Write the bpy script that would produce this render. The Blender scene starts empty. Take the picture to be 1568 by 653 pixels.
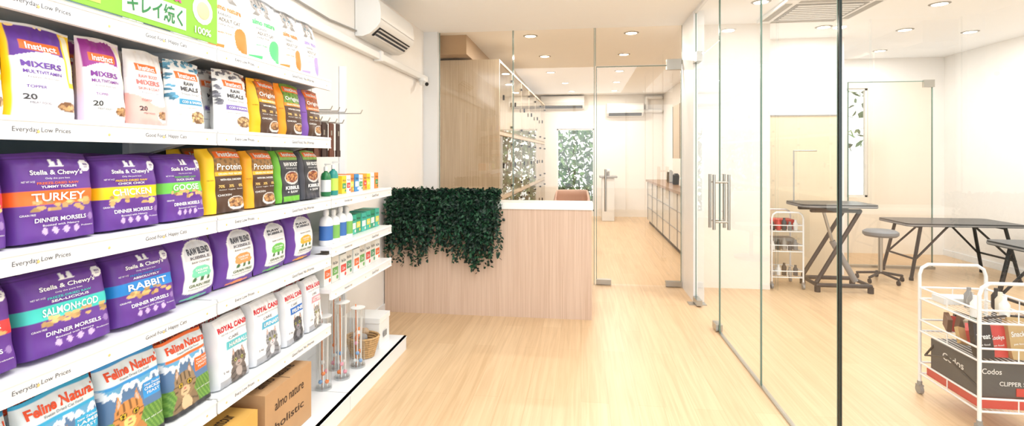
import bpy, bmesh, math, random
import numpy as np
from mathutils import Vector, Matrix, Euler
random.seed(7)
rng=np.random.default_rng(7)
sc=bpy.context.scene
try:
    sc.view_settings.view_transform='Standard'
    sc.view_settings.look='None'
except Exception: pass

def lin(c):
    c=np.asarray(c,dtype=float)/255.0
    return np.where(c<=0.04045,c/12.92,((c+0.055)/1.055)**2.4)

# ---------------------------------------------------------------- materials
MC={}
def mat(name,rgb=(200,200,200),rough=.5,metal=0.,emit=0.,var=.04,nscale=6.):
    if name in MC: return MC[name]
    m=bpy.data.materials.new(name); m.use_nodes=True
    nt=m.node_tree; b=nt.nodes['Principled BSDF']
    l=lin(rgb)
    tc=nt.nodes.new('ShaderNodeTexCoord'); n=nt.nodes.new('ShaderNodeTexNoise')
    n.inputs['Scale'].default_value=nscale; n.inputs['Detail'].default_value=3
    nt.links.new(tc.outputs['Object'],n.inputs['Vector'])
    r=nt.nodes.new('ShaderNodeValToRGB')
    r.color_ramp.elements[0].position=.3; r.color_ramp.elements[1].position=.7
    r.color_ramp.elements[0].color=(*[float(x)*(1-var) for x in l],1)
    r.color_ramp.elements[1].color=(*[min(1,float(x)*(1+var*.5)) for x in l],1)
    nt.links.new(n.outputs['Fac'],r.inputs['Fac']); nt.links.new(r.outputs['Color'],b.inputs['Base Color'])
    b.inputs['Roughness'].default_value=rough; b.inputs['Metallic'].default_value=metal
    if emit>0:
        b.inputs['Emission Color'].default_value=(*[float(x) for x in l],1); b.inputs['Emission Strength'].default_value=emit
    MC[name]=m; return m

def wood(name,light,dark,axis='Z',rough=.45,fine=38.):
    m=bpy.data.materials.new(name); m.use_nodes=True
    nt=m.node_tree; b=nt.nodes['Principled BSDF']; N=nt.nodes.new; L=nt.links.new
    tc=N('ShaderNodeTexCoord'); mp=N('ShaderNodeMapping'); L(tc.outputs['Object'],mp.inputs['Vector'])
    s=[fine]*3; s['XYZ'.index(axis)]=1.6; mp.inputs['Scale'].default_value=s
    n=N('ShaderNodeTexNoise'); n.inputs['Scale'].default_value=1; n.inputs['Detail'].default_value=8; n.inputs['Distortion'].default_value=.5
    L(mp.outputs[0],n.inputs['Vector'])
    mp2=N('ShaderNodeMapping'); L(tc.outputs['Object'],mp2.inputs['Vector'])
    s2=[7.]*3; s2['XYZ'.index(axis)]=.35; mp2.inputs['Scale'].default_value=s2
    n2=N('ShaderNodeTexNoise'); n2.inputs['Scale'].default_value=1; n2.inputs['Detail'].default_value=4; n2.inputs['Distortion'].default_value=1.5
    L(mp2.outputs[0],n2.inputs['Vector'])
    mx=N('ShaderNodeMath'); mx.operation='MULTIPLY_ADD'; mx.inputs[1].default_value=.75
    mm=N('ShaderNodeMath'); mm.operation='MULTIPLY'; mm.inputs[1].default_value=.25
    L(n2.outputs['Fac'],mm.inputs[0]); L(n.outputs['Fac'],mx.inputs[0]); L(mm.outputs[0],mx.inputs[2])
    r=N('ShaderNodeValToRGB'); e=r.color_ramp.elements
    e[0].position=.32; e[0].color=(*lin(dark),1); e[1].position=.64; e[1].color=(*lin(light),1)
    L(mx.outputs[0],r.inputs['Fac']); L(r.outputs['Color'],b.inputs['Base Color'])
    b.inputs['Roughness'].default_value=rough
    MC[name]=m; return m

def floor_mat():
    m=bpy.data.materials.new('oak_plank_floor'); m.use_nodes=True
    nt=m.node_tree; b=nt.nodes['Principled BSDF']; N=nt.nodes.new; L=nt.links.new
    tc=N('ShaderNodeTexCoord'); mp=N('ShaderNodeMapping'); L(tc.outputs['Object'],mp.inputs['Vector'])
    mp.inputs['Rotation'].default_value=(0,0,math.radians(90))
    br=N('ShaderNodeTexBrick'); L(mp.outputs[0],br.inputs['Vector'])
    br.inputs['Scale'].default_value=1; br.inputs['Brick Width'].default_value=1.25; br.inputs['Row Height'].default_value=.155
    br.inputs['Mortar Size'].default_value=.0008; br.inputs['Mortar Smooth'].default_value=.3; br.offset=.37
    br.inputs['Color1'].default_value=(*lin((220,190,152)),1); br.inputs['Color2'].default_value=(*lin((213,181,142)),1)
    br.inputs['Mortar'].default_value=(*lin((188,154,114)),1)
    mp2=N('ShaderNodeMapping'); L(tc.outputs['Object'],mp2.inputs['Vector']); mp2.inputs['Scale'].default_value=(38,1.3,1)
    n=N('ShaderNodeTexNoise'); n.inputs['Scale'].default_value=1; n.inputs['Detail'].default_value=7; n.inputs['Distortion'].default_value=.9
    L(mp2.outputs[0],n.inputs['Vector'])
    r=N('ShaderNodeValToRGB'); e=r.color_ramp.elements
    e[0].position=.32; e[0].color=(.81,.77,.71,1); e[1].position=.62; e[1].color=(1,1,1,1)
    L(n.outputs['Fac'],r.inputs['Fac'])
    mx=N('ShaderNodeMix'); mx.data_type='RGBA'; mx.blend_type='MULTIPLY'; mx.inputs['Factor'].default_value=.8
    L(br.outputs['Color'],mx.inputs['A']); L(r.outputs['Color'],mx.inputs['B'])
    L(mx.outputs['Result'],b.inputs['Base Color']); b.inputs['Roughness'].default_value=.34
    return m

def glass(name,tint=(1,1,1),base=.06,gain=.85):
    m=bpy.data.materials.new(name); m.use_nodes=True
    nt=m.node_tree; nt.nodes.clear(); N=nt.nodes.new; L=nt.links.new
    o=N('ShaderNodeOutputMaterial'); mx=N('ShaderNodeMixShader'); t=N('ShaderNodeBsdfTransparent'); g=N('ShaderNodeBsdfGlossy')
    t.inputs['Color'].default_value=(*tint,1); g.inputs['Roughness'].default_value=.005; g.inputs['Color'].default_value=(1,1,1,1)
    lw=N('ShaderNodeLayerWeight'); lw.inputs['Blend'].default_value=.5
    p=N('ShaderNodeMath'); p.operation='POWER'; p.inputs[1].default_value=4.5; L(lw.outputs['Facing'],p.inputs[0])
    a=N('ShaderNodeMath'); a.operation='MULTIPLY_ADD'; a.inputs[1].default_value=gain; a.inputs[2].default_value=base; a.use_clamp=True
    L(p.outputs[0],a.inputs[0]); L(a.outputs[0],mx.inputs[0]); L(t.outputs[0],mx.inputs[1]); L(g.outputs[0],mx.inputs[2]); L(mx.outputs[0],o.inputs[0])
    MC[name]=m; return m

def pack_mat():
    m=bpy.data.materials.new('printed_packaging'); m.use_nodes=True
    nt=m.node_tree; b=nt.nodes['Principled BSDF']
    v=nt.nodes.new('ShaderNodeVertexColor'); v.layer_name='Col'
    nt.links.new(v.outputs['Color'],b.inputs['Base Color'])
    b.inputs['Roughness'].default_value=.42
    b.inputs['Specular IOR Level'].default_value=.35
    return m
PACK=pack_mat()

WALL=mat('wall_paint',(243,239,234),.7,var=.01)
CEIL=mat('ceiling_paint',(252,253,254),.8,var=.005)
WHITE=mat('white_metal',(236,237,238),.35,var=.01)
WPL=mat('white_plastic',(236,236,234),.4,var=.01)
DARK=mat('dark_plastic',(28,28,30),.45)
BLACK=mat('black_rubber',(18,18,20),.6)
CHROME=mat('brushed_steel',(176,174,168),.28,metal=1.,var=.02)
GREY=mat('grey_plastic',(140,140,140),.5)
LGREY=mat('light_grey_seam',(155,152,147),.5)
SLATE=mat('shelf_back_panel',(100,122,134),.55,var=.02)
OAKG=wood('grey_oak',(208,194,174),(184,165,142),'Z',fine=80)
OAKP=wood('pink_oak',(214,188,168),(194,164,142),'Z',fine=110)
TAN=mat('tan_panel',(180,152,120),.5)
BEIGE=mat('beige_panel',(228,212,184),.4,var=.02)
STONE=mat('white_stone',(236,238,234),.25,var=.02)
GEDGE=mat('glass_edge_green',(108,132,120),.2)
GDARK=mat('glass_edge_dark',(26,38,36),.2)
CLEAR=glass('clear_glass',(.965,.98,.972),.07,.8)
TINT=glass('warm_tinted_glass',(.96,.90,.81),.06,.5)
ACRYL=glass('clear_acrylic',(.93,.94,.94),.10,.7)
TXT=mat('label_text_grey',(85,85,90),.6)

# ---------------------------------------------------------------- text cache
TC={}
def text_tris(s,bold=.012):
    k=(s,bold)
    if k in TC: return TC[k]
    cu=bpy.data.curves.new('t','FONT'); cu.body=s; cu.size=1; cu.resolution_u=3; cu.offset=bold
    ob=bpy.data.objects.new('t',cu); sc.collection.objects.link(ob)
    dg=bpy.context.evaluated_depsgraph_get(); me=ob.evaluated_get(dg).to_mesh()
    v=np.zeros(len(me.vertices)*3); me.vertices.foreach_get('co',v); v=v.reshape(-1,3)[:,:2]
    me.calc_loop_triangles()
    t=np.zeros(len(me.loop_triangles)*3,dtype=np.int32); me.loop_triangles.foreach_get('vertices',t); t=t.reshape(-1,3)
    ob.evaluated_get(dg).to_mesh_clear()
    bpy.data.objects.remove(ob); bpy.data.curves.remove(cu)
    if len(v)==0: v=np.zeros((3,2)); t=np.zeros((0,3),dtype=np.int32)
    mn=v.min(0); mx=v.max(0); sz=np.maximum(mx-mn,1e-4)
    v=(v-(mn+mx)/2)/sz
    TC[k]=(v,t,sz); return TC[k]

# ---------------------------------------------------------------- mesh builder
class MB:
    def __init__(s): s.v=[];s.f=[];s.m=[];s.mats=[];s.flat=set()
    def mi(s,m):
        if m not in s.mats: s.mats.append(m)
        return s.mats.index(m)
    def add(s,vs,fs,m):
        o=len(s.v); s.v+= [tuple(x) for x in vs]; i=s.mi(m)
        for f in fs: s.f.append(tuple(a+o for a in f)); s.m.append(i)
    def box(s,x0,x1,y0,y1,z0,z1,m):
        v=[(x0,y0,z0),(x1,y0,z0),(x1,y1,z0),(x0,y1,z0),(x0,y0,z1),(x1,y0,z1),(x1,y1,z1),(x0,y1,z1)]
        s.add(v,[(0,3,2,1),(4,5,6,7),(0,1,5,4),(1,2,6,5),(2,3,7,6),(3,0,4,7)],m)
    def obox(s,c,sz,m,R=None):
        R=R or Matrix.Identity(3); c=Vector(c); v=[]
        for z in(-.5,.5):
            for x,y in((-.5,-.5),(.5,-.5),(.5,.5),(-.5,.5)):
                v.append(c+R@Vector((x*sz[0],y*sz[1],z*sz[2])))
        s.add(v,[(0,3,2,1),(4,5,6,7),(0,1,5,4),(1,2,6,5),(2,3,7,6),(3,0,4,7)],m)
    def cyl(s,p0,p1,r,m,r2=None,n=12):
        p0=Vector(p0);p1=Vector(p1); r2=r if r2 is None else r2
        d=(p1-p0); 
        if d.length<1e-6: return
        q=d.to_track_quat('Z','Y').to_matrix(); v=[]
        for p,rr in((p0,r),(p1,r2)):
            for i in range(n):
                a=2*math.pi*i/n; v.append(p+q@Vector((rr*math.cos(a),rr*math.sin(a),0)))
        f=[(i,(i+1)%n,n+(i+1)%n,n+i) for i in range(n)]+[tuple(range(n-1,-1,-1)),tuple(range(n,2*n))]
        s.add(v,f,m)
    def rev(s,prof,o,m,n=20):
        o=Vector(o); v=[]; k=len(prof)
        for r,z in prof:
            for i in range(n):
                a=2*math.pi*i/n; v.append(o+Vector((r*math.cos(a),r*math.sin(a),z)))
        f=[]
        for j in range(k-1):
            for i in range(n):
                f.append((j*n+i,j*n+(i+1)%n,(j+1)*n+(i+1)%n,(j+1)*n+i))
        if prof[0][0]>1e-4: f.append(tuple(range(n-1,-1,-1)))
        if prof[-1][0]>1e-4: f.append(tuple((k-1)*n+i for i in range(n)))
        s.add(v,f,m)
    def sph(s,c,r,m,sx=1,sy=1,sz=1,n=12):
        v=[];c=Vector(c);k=7
        for j in range(k+1):
            t=math.pi*j/k
            for i in range(n):
                a=2*math.pi*i/n
                v.append(c+Vector((r*sx*math.sin(t)*math.cos(a),r*sy*math.sin(t)*math.sin(a),-r*sz*math.cos(t))))
        f=[(j*n+i,j*n+(i+1)%n,(j+1)*n+(i+1)%n,(j+1)*n+i) for j in range(k) for i in range(n)]
        s.add(v,f,m)
    def tube(s,pts,r,m,n=8,closed=False):
        P=list(pts)+([pts[0]] if closed else [])
        for a,b in zip(P[:-1],P[1:]): s.cyl(a,b,r,m,n=n)
        for p in pts: s.sph(p,r*1.0,m,n=n)
    def prism(s,poly,o,e1,e2,e3,L,m):
        o=Vector(o);e1=Vector(e1);e2=Vector(e2);e3=Vector(e3);n=len(poly)
        v=[o+e1*a+e2*b for a,b in poly]+[o+e1*a+e2*b+e3*L for a,b in poly]
        f=[(i,(i+1)%n,n+(i+1)%n,n+i) for i in range(n)]+[tuple(range(n-1,-1,-1)),tuple(range(n,2*n))]
        s.add(v,f,m)
    def text(s,t,c,right,up,w,h,m,bold=.01):
        v,tr,sz=text_tris(t,bold); c=Vector(c);R=Vector(right);U=Vector(up)
        if w is None: w=h*sz[0]/sz[1]
        s.add([c+R*(float(a)*w)+U*(float(b)*h) for a,b in v],[tuple(int(i) for i in q) for q in tr],m)
    def finish(s,name,smooth=True,bevel=0,recalc=True):
        me=bpy.data.meshes.new(name); me.from_pydata(s.v,[],s.f)
        for m in s.mats: me.materials.append(m)
        me.polygons.foreach_set('material_index',s.m)
        if recalc:
            bm=bmesh.new(); bm.from_mesh(me); bmesh.ops.recalc_face_normals(bm,faces=bm.faces); bm.to_mesh(me); bm.free()
        me.update()
        if smooth:
            me.shade_smooth()
            me.set_sharp_from_angle(angle=math.radians(38))
        ob=bpy.data.objects.new(name,me); sc.collection.objects.link(ob)
        if bevel:
            md=ob.modifiers.new('bevel','BEVEL'); md.width=bevel; md.segments=2; md.limit_method='ANGLE'
        return ob

def single(name,m,*b,bevel=0):
    q=MB(); q.box(*b,m); return q.finish(name,smooth=False,bevel=bevel)

H=2.78; YB=12.0
# ---------------------------------------------------------------- room shell
FL=floor_mat()
single('floor',FL,-1.9,5.2,-1.6,YB+.1,-.06,0)
single('ceiling',CEIL,-1.9,5.2,-1.6,YB+.1,H,H+.08)
single('wall_left',WALL,-1.87,-1.75,-1.6,YB+.1,0,H)
def wall_open(name,y0,y1,x0,x1,wx0,wx1,wz0,wz1):
    q=MB(); q.box(x0,wx0,y0,y1,0,H,WALL); q.box(wx1,x1,y0,y1,0,H,WALL)
    q.box(wx0,wx1,y0,y1,wz1,H,WALL)
    if wz0>0: q.box(wx0,wx1,y0,y1,0,wz0,WALL)
    return q.finish(name,smooth=False)
wall_open('wall_back',YB,YB+.1,-1.75,1.95,-.555,.30,.12,2.01)
wall_open('wall_back_grooming',8.0,8.1,3.04,5.2,3.78,4.06,.8,2.36)
single('wall_divider',WALL,1.84,1.95,5.70,YB,0,H)
single('wall_partition',WALL,1.08,1.84,5.70,5.80,0,H)
single('wall_mid',WALL,1.95,3.04,6.5,6.6,0,H)
single('wall_mid_return',WALL,2.94,3.04,6.6,8.1,0,H)
single('wall_right',WALL,5.05,5.2,-1.6,8.1,0,H)
single('trim_pillar',WHITE,1.06,1.16,5.12,5.70,0,H)
def window(name,x0,x1,y,z0,z1):
    q=MB(); t=.03
    q.box(x0,x1,y-.02,y+.03,z0,z0+t,WHITE);q.box(x0,x1,y-.02,y+.03,z1-t,z1,WHITE)
    q.box(x0,x0+t,y-.02,y+.03,z0,z1,WHITE);q.box(x1-t,x1,y-.02,y+.03,z0,z1,WHITE)
    q.add([(x0,y,z0),(x1,y,z0),(x1,y,z1),(x0,y,z1)],[(0,1,2,3)],CLEAR)
    return q.finish(name,smooth=False)
window('window_1',-.555,.30,YB+.04,.12,2.01)
window('window_2',3.78,4.06,8.04,.8,2.36)
# shopfront behind the camera
q=MB()
for x in(-1.74,-.2,1.08,2.5,3.8,4.98): q.box(x,x+.06,-1.55,-1.5,0,H,WHITE)
q.box(-1.75,5.05,-1.55,-1.5,0,.08,WHITE); q.box(-1.75,5.05,-1.55,-1.5,H-.15,H,WHITE)
q.finish('window_3',smooth=False)
single('ground_outside',mat('paving',(226,226,224),.8),-12,14,-12,22,-.12,-.065)
single('baseboard_left',WHITE,-1.75,-1.738,3.62,5.6,0,.07)

# left pipe trunking, CCTV, cable
q=MB(); q.box(-1.748,-1.69,2.4,5.60,2.215,2.275,WPL); q.box(-1.748,-1.675,4.2,4.25,2.20,2.29,WPL); q.finish('trim_pipe_trunking',bevel=.006)
q=MB(); q.cyl((-1.68,5.35,2.19),(-1.68,5.35,2.225),.04,WPL); q.sph((-1.67,5.33,2.17),.035,WPL); q.cyl((-1.66,5.33,2.17),(-1.61,5.28,2.15),.026,WPL); q.cyl((-1.61,5.28,2.15),(-1.605,5.275,2.148),.02,BLACK)
q.finish('security_camera')

def ac(name,o,e1,e3,L):
    """e1 = outward, e3 = along length"""
    q=MB(); u=(0,0,1); o=Vector(o)+Vector(e1)*.004; e1=Vector(e1); e3=Vector(e3)
    poly=[(0,0),(.06,-.005),(.12,.015),(.175,.06),(.205,.10),(.21,.17),(.20,.25),(.18,.285),(0,.285)]
    q.prism(poly,o,e1,u,e3,L,WPL)
    def pt(a,b,l): return o+e1*a+Vector((0,0,b))+e3*l
    q.add([pt(.118,.008,.04),pt(.185,.068,.04),pt(.185,.068,L-.04),pt(.118,.008,L-.04)],[(0,1,2,3)],DARK)
    for k in range(3):
        a=.125+.022*k; b=.004+.022*k
        q.add([pt(a,b,.05),pt(a+.018,b+.004,.05),pt(a+.018,b+.004,L-.05),pt(a,b,L-.05)],[(0,1,2,3)],WPL)
    n=int(L/.03)
    for k in range(1,n):
        l=.05+k*(L-.1)/n
        q.add([pt(.125,.006,l),pt(.18,.062,l),pt(.18,.075,l),pt(.125,.02,l)],[(0,1,2,3)],GREY)
    q.add([pt(.2115,.125,.0),pt(.2115,.128,.0),pt(.2115,.128,L),pt(.2115,.125,L)],[(0,1,2,3)],GREY)
    q.finish(name,recalc=True)
ac('air_conditioner',(-1.75,3.84,2.335),(1,0,0),(0,1,0),.80)
ac('air_conditioner',(-.91,YB,2.46),(0,-1,0),(1,0,0),.98)
ac('air_conditioner',(.58,YB,2.28),(0,-1,0),(1,0,0),.80)
q=MB(); q.tube([(-1.735,2.9,2.36),(-1.735,3.4,2.345),(-1.735,3.83,2.37)],.008,LGREY); q.finish('power_cable')
q=MB(); q.tube([(1.46,YB-.05,2.45),(1.46,YB-.05,2.70),(1.78,YB-.05,2.70)],.04,WPL,n=12); q.tube([(1.42,YB-.06,2.40),(1.78,YB-.06,2.40)],.04,WPL,n=12); q.finish('wall_pipes')

# ---------------------------------------------------------------- glass
def gpane_x(q,x,y0,y1,z0,z1,m=CLEAR,edge=GEDGE,t=.004):
    q.add([(x,y0,z0),(x,y1,z0),(x,y1,z1),(x,y0,z1)],[(0,1,2,3)],m)
    q.box(x-t,x+t,y0-.002,y0+.002,z0,z1,edge); q.box(x-t,x+t,y1-.002,y1+.002,z0,z1,edge)
def patch(q,x,y,z,dx,dy,dz): q.box(x-dx/2,x+dx/2,y-dy/2,y+dy/2,z,z+dz,CHROME)
q=MB()
gpane_x(q,1.08,2.36,3.30,0,H); gpane_x(q,1.08,3.31,4.24,0,H); 
q.box(1.068,1.092,2.30,4.24,0,.012,CHROME); q.box(1.065,1.095,2.30,5.12,H-.03,H,WHITE)
q.finish('glass_wall',smooth=False,recalc=False)
q=MB(); gpane_x(q,1.08,-1.5,2.345,0,H,edge=GDARK,t=.006); q.box(1.074,1.086,2.338,2.350,0,H,GDARK); q.box(1.068,1.092,-1.5,2.3,0,.012,CHROME)
q.finish('glass_wall',smooth=False,recalc=False)
q=MB(); gpane_x(q,1.08,4.26,5.10,.012,2.30); gpane_x(q,1.08,4.26,5.10,2.31,H-.03)
patch(q,1.08,5.03,.01,.05,.16,.05); patch(q,1.08,5.03,2.27,.05,.16,.09); patch(q,1.08,4.32,.01,.05,.12,.05)
patch(q,1.08,5.06,0,.16,.10,.006)
for sx in(-1,1):
    x=1.08+sx*.055
    q.cyl((x,4.33,.82),(x,4.33,1.25),.012,CHROME)
    for z in(.88,1.19): q.cyl((1.08,4.33,z),(x,4.33,z),.008,CHROME)
    q.cyl((x,4.20,.82),(x,4.20,1.25),.012,CHROME)
    for z in(.88,1.19): q.cyl((1.08,4.20,z),(x,4.20,z),.008,CHROME)
q.finish('door_1',recalc=False)
# rear partition
def gpane_y(q,y,x0,x1,z0,z1,m=TINT,edge=GEDGE):
    q.add([(x0,y,z0),(x1,y,z0),(x1,y,z1),(x0,y,z1)],[(0,1,2,3)],m)
    q.box(x0-.003,x0+.003,y-.006,y+.006,z0,z1,edge); q.box(x1-.003,x1+.003,y-.006,y+.006,z0,z1,edge)
q=MB(); gpane_y(q,5.68,-1.58,-.75,0,H); gpane_y(q,5.68,-.74,.14,0,H); gpane_y(q,5.68,.155,1.06,2.37,H)
q.finish('glass_partition',smooth=False,recalc=False)
q=MB(); gpane_y(q,5.68,.165,1.05,.012,2.36); q.box(.165,1.05,5.674,5.686,2.352,2.36,GEDGE)
for x in(.24,.97): q.box(x-.08,x+.08,5.65,5.71,.01,.06,CHROME)
q.box(.90,1.05,5.65,5.71,2.31,2.42,CHROME)
q.cyl((.26,5.62,.8),(.26,5.62,1.25),.012,CHROME)
for z in(.87,1.18): q.cyl((.26,5.62,z),(.26,5.68,z),.008,CHROME)
q.finish('door_2',recalc=False)
single('trim_partition_frame',WHITE,-1.75,-1.59,5.62,5.74,0,H)
# ---------------------------------------------------------------- lamps
def downlight(x,y,p=9.,col=(1,.95,.88)):
    q=MB(); n=20; v=[]
    for r in(.062,.085):
        for i in range(n):
            a=2*math.pi*i/n; v.append((x+r*math.cos(a),y+r*math.sin(a),H-.008 if r<.07 else H-.001))
    q.add(v,[(i,(i+1)%n,n+(i+1)%n,n+i) for i in range(n)],LGREY)
    q.rev([(.0,-.003),(.062,-.003)],(x,y,H-.003),mat('lamp_lens',(255,248,235),.5,emit=4.,var=0))
    ob=q.finish('downlight')
    l=bpy.data.lights.new('downlight_lamp','AREA'); l.shape='DISK'; l.size=.12; l.energy=p; l.color=col
    o=bpy.data.objects.new('lamp',l); o.location=(x,y,H-.012); sc.collection.objects.link(o); o.parent=ob
for x,y in[(-.58,5.95),(.56,5.95),(-.5,7.2),(.58,7.2),(-.5,8.6),(.62,8.6),(-.3,9.9),(.66,9.9),(-.2,11.2),(.7,11.2)]: downlight(x,y,15.5,(1,.99,.97))
for x,y in[(3.23,5.18),(3.52,6.2),(2.58,5.95),(1.6,4.9),(4.4,4.6),(4.3,6.4),(2.0,3.6),(3.2,3.4),(1.9,2.0),(3.3,1.8),(4.5,2.6),(3.9,7.4),(3.0,4.3)]: downlight(x,y,10.8,(.97,.99,1))
def area(name,loc,sx,sy,p,col=(1,1,1),rot=(0,0,0)):
    l=bpy.data.lights.new(name,'AREA'); l.shape='RECTANGLE'; l.size=sx; l.size_y=sy; l.energy=p; l.color=col
    o=bpy.data.objects.new(name,l); o.location=loc; o.rotation_euler=rot; sc.collection.objects.link(o); return o
area('added_room_fill',(-.1,1.6,H-.02),1.9,3.4,74,(.93,.97,1))  # added fill for the front room, kept out of view, no fixture there
# added fill light above the shelving, out of view, to brighten the ceiling
area('added_ceiling_fill',(-1.55,1.8,2.34),.2,1.7,14,(.95,.98,1),(math.radians(180),0,0))
w=bpy.data.worlds.new('daylight'); sc.world=w; w.use_nodes=True
bg=w.node_tree.nodes['Background']; bg.inputs[0].default_value=(.88,.95,1,1); bg.inputs[1].default_value=2.9

# ---------------------------------------------------------------- retail shelving
def shelf_unit(y0,y1,levels,backtop,labels):
    q=MB(); XB=-1.746; XF=-1.37
    q.box(XB,-1.728,y0+.005,y1-.005,.0,backtop,SLATE if backtop>1.5 else WHITE)
    for y in(y0,y1-.03): q.box(XB,-1.70,y,y+.03,0,max(backtop,2.05),WHITE)
    for i,z in enumerate(levels):
        q.box(-1.73,XF,y0+.004,y1-.004,z-.022,z,WHITE)
        q.box(XF-.004,XF+.010,y0+.002,y1-.002,z-.056,z+.003,WHITE)
        q.box(XF+.009,XF+.013,y0+.002,y1-.002,z-.009,z-.004,WHITE)
        q.box(XF+.009,XF+.013,y0+.002,y1-.002,z-.056,z-.051,WHITE)
        for y in(y0+.008,y1-.018):
            q.prism([(0,-.02),(.30,-.02),(.30,-.035),(0,-.11)],(-1.73,y,z),(1,0,0),(0,0,1),(0,1,0),.008,WHITE)
        for yy,t in labels:
            q.text(t,(XF+.0112,yy,z-.031),(0,1,0),(0,0,1),None,.016,TXT,.0)
        for k in range(5):
            yy=y0+.05+k*(y1-y0-.1)/4.0
            q.sph((XF+.011,yy,z-.034),.004,mat('orange_dot',(240,190,120),.6),sx=.2,n=8)
    q.box(-1.73,-1.25,y0,y1,.085,.10,WHITE); q.box(-1.265,-1.25,y0,y1,.0,.10,WHITE); q.box(-1.248,-1.244,y0,y1,.088,.095,WHITE)
    q.box(-1.73,-1.26,y0,y0+.01,0,.09,WHITE); q.box(-1.73,-1.26,y1-.01,y1,0,.09,WHITE)
    return q.finish('retail_shelf_unit',smooth=False)
Z0,Z1,Z2,Z3,Z4=1.81,1.494,1.165,.852,.476
shelf_unit(.89,1.785,[Z0,Z1,Z2,Z3,Z4],2.3,[(1.15,'Everyday Low Prices'),(1.55,'Good Food, Happy Cats')])
shelf_unit(1.79,2.685,[Z0,Z1,Z2,Z3,Z4],2.3,[(1.95,'Every Low Prices'),(2.4,'Good Food, No Worries')])
shelf_unit(2.69,3.60,[Z2,.894,.657],1.2,[(2.9,'Everyday Low'),(3.3,'Good Food')])

# ---------------------------------------------------------------- bags
def interp(b,pts):
    x=[p[0] for p in pts]; y=[p[1] for p in pts]; return np.interp(b,x,y)
def smooth_T(b,kind):
    P={'pouch':[(0,.8),(.06,.95),(.2,1),(.5,.85),(.75,.6),(.90,.3),(.94,.12),(1,.1)],
       'block':[(0,.95),(.05,1),(.3,1),(.65,.98),(.85,.9),(.94,.62),(.97,.5),(1,.46)],
       'pillow':[(0,.1),(.05,.3),(.15,.75),(.35,1),(.6,1),(.8,.8),(.92,.42),(.96,.25),(1,.2)]}[kind]
    s=0
    for d in(-.03,-.015,0,.015,.03): s=s+interp(np.clip(b+d,0,1),P)
    return s/5
def surf(a,b,w,h,D,kind,seed):
    e={'pouch':4,'block':10,'pillow':3}[kind]
    T=smooth_T(b,kind); S=np.power(np.clip(1-np.abs(2*a)**e,0,1),.6)
    c=D/2*T*S
    wr=.0030*np.sin(9*a+7*b+seed)*np.sin(14*b-5*a+seed*2)+.0014*np.sin(40*a+seed)*np.exp(-((b-.88)/.06)**2)+.0014*np.sin(33*a+12*b+seed*3)*np.exp(-(b/.1)**2)
    c=c+wr*S
    y=a*w*(1-.03*T*np.clip(b*3,0,1)); z=b*h*(1-.012*(1-np.cos(2*np.pi*a*1.0))*np.clip((b-.8)*5,0,1))
    return c,y,z
def bag(loc,w,h,D,design,kind='pouch',lean=4.,yaw=0.,name='pet_food_bag',nx=60,ny=84):
    paint,texts=design; seed=random.random()*6
    U,V=np.meshgrid(np.linspace(0,1,nx),np.linspace(0,1,ny)); U=U.ravel();V=V.ravel()
    c,y,z=surf(U-.5,V,w,h,D,kind,seed)
    C=np.tile(np.array([255.,255,255]),(len(U),1)); paint(C,U,V)
    vs=[np.stack([c,y,z],1)]; cs=[lin(C)]
    idx=np.arange(nx*ny).reshape(ny,nx)
    F=np.stack([idx[:-1,:-1],idx[:-1,1:],idx[1:,1:],idx[1:,:-1]],-1).reshape(-1,4).tolist()
    off=nx*ny
    bx,by=13,17
    U2,V2=np.meshgrid(np.linspace(0,1,bx),np.linspace(0,1,by)); U2=U2.ravel();V2=V2.ravel()
    c2,y2,z2=surf(U2-.5,V2,w,h,D,kind,seed)
    c2=-c2*np.where(V2>.93,-.85,1)
    C2=np.tile(np.array([255.,255,255]),(len(U2),1)); paint(C2,np.where(U2<.5,.02,.98),V2)
    vs.append(np.stack([c2,y2,z2],1)); cs.append(lin(C2))
    i2=np.arange(bx*by).reshape(by,bx)+off
    F+=np.stack([i2[:-1,1:],i2[:-1,:-1],i2[1:,:-1],i2[1:,1:]],-1).reshape(-1,4).tolist()
    off+=bx*by
    F.append([int(i) for i in idx[0,::-1]]+[int(i) for i in i2[0,:]])
    F.append([int(i) for i in idx[-1,:]]+[int(i) for i in i2[-1,::-1]])
    for t in texts:
        s,cx,cy,tw,th,col=t[:6]; bold=t[6] if len(t)>6 else .015
        v,tr,sz=text_tris(s,bold)
        a=cx-.5+v[:,0]*tw; b=cy+v[:,1]*th
        cc,yy,zz=surf(a,b,w,h,D,kind,seed)
        vs.append(np.stack([cc+.0016,yy,zz],1)); cs.append(np.tile(lin(col),(len(v),1)))
        F+= (tr+off).tolist(); off+=len(v)
    Vv=np.concatenate(vs); Cc=np.concatenate(cs)
    me=bpy.data.meshes.new(name); me.from_pydata(Vv.tolist(),[],F)
    ca=me.color_attributes.new('Col','FLOAT_COLOR','POINT')
    ca.data.foreach_set('color',np.concatenate([Cc,np.ones((len(Cc),1))],1).astype(np.float32).ravel())
    me.materials.append(PACK); me.shade_smooth(); me.update()
    ob=bpy.data.objects.new(name,me); sc.collection.objects.link(ob)
    ob.rotation_euler=(0,-math.radians(lean),math.radians(yaw))
    ob.location=(loc[0],loc[1],loc[2]+.001+math.sin(math.radians(lean))*D*.4)
    return ob

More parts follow.
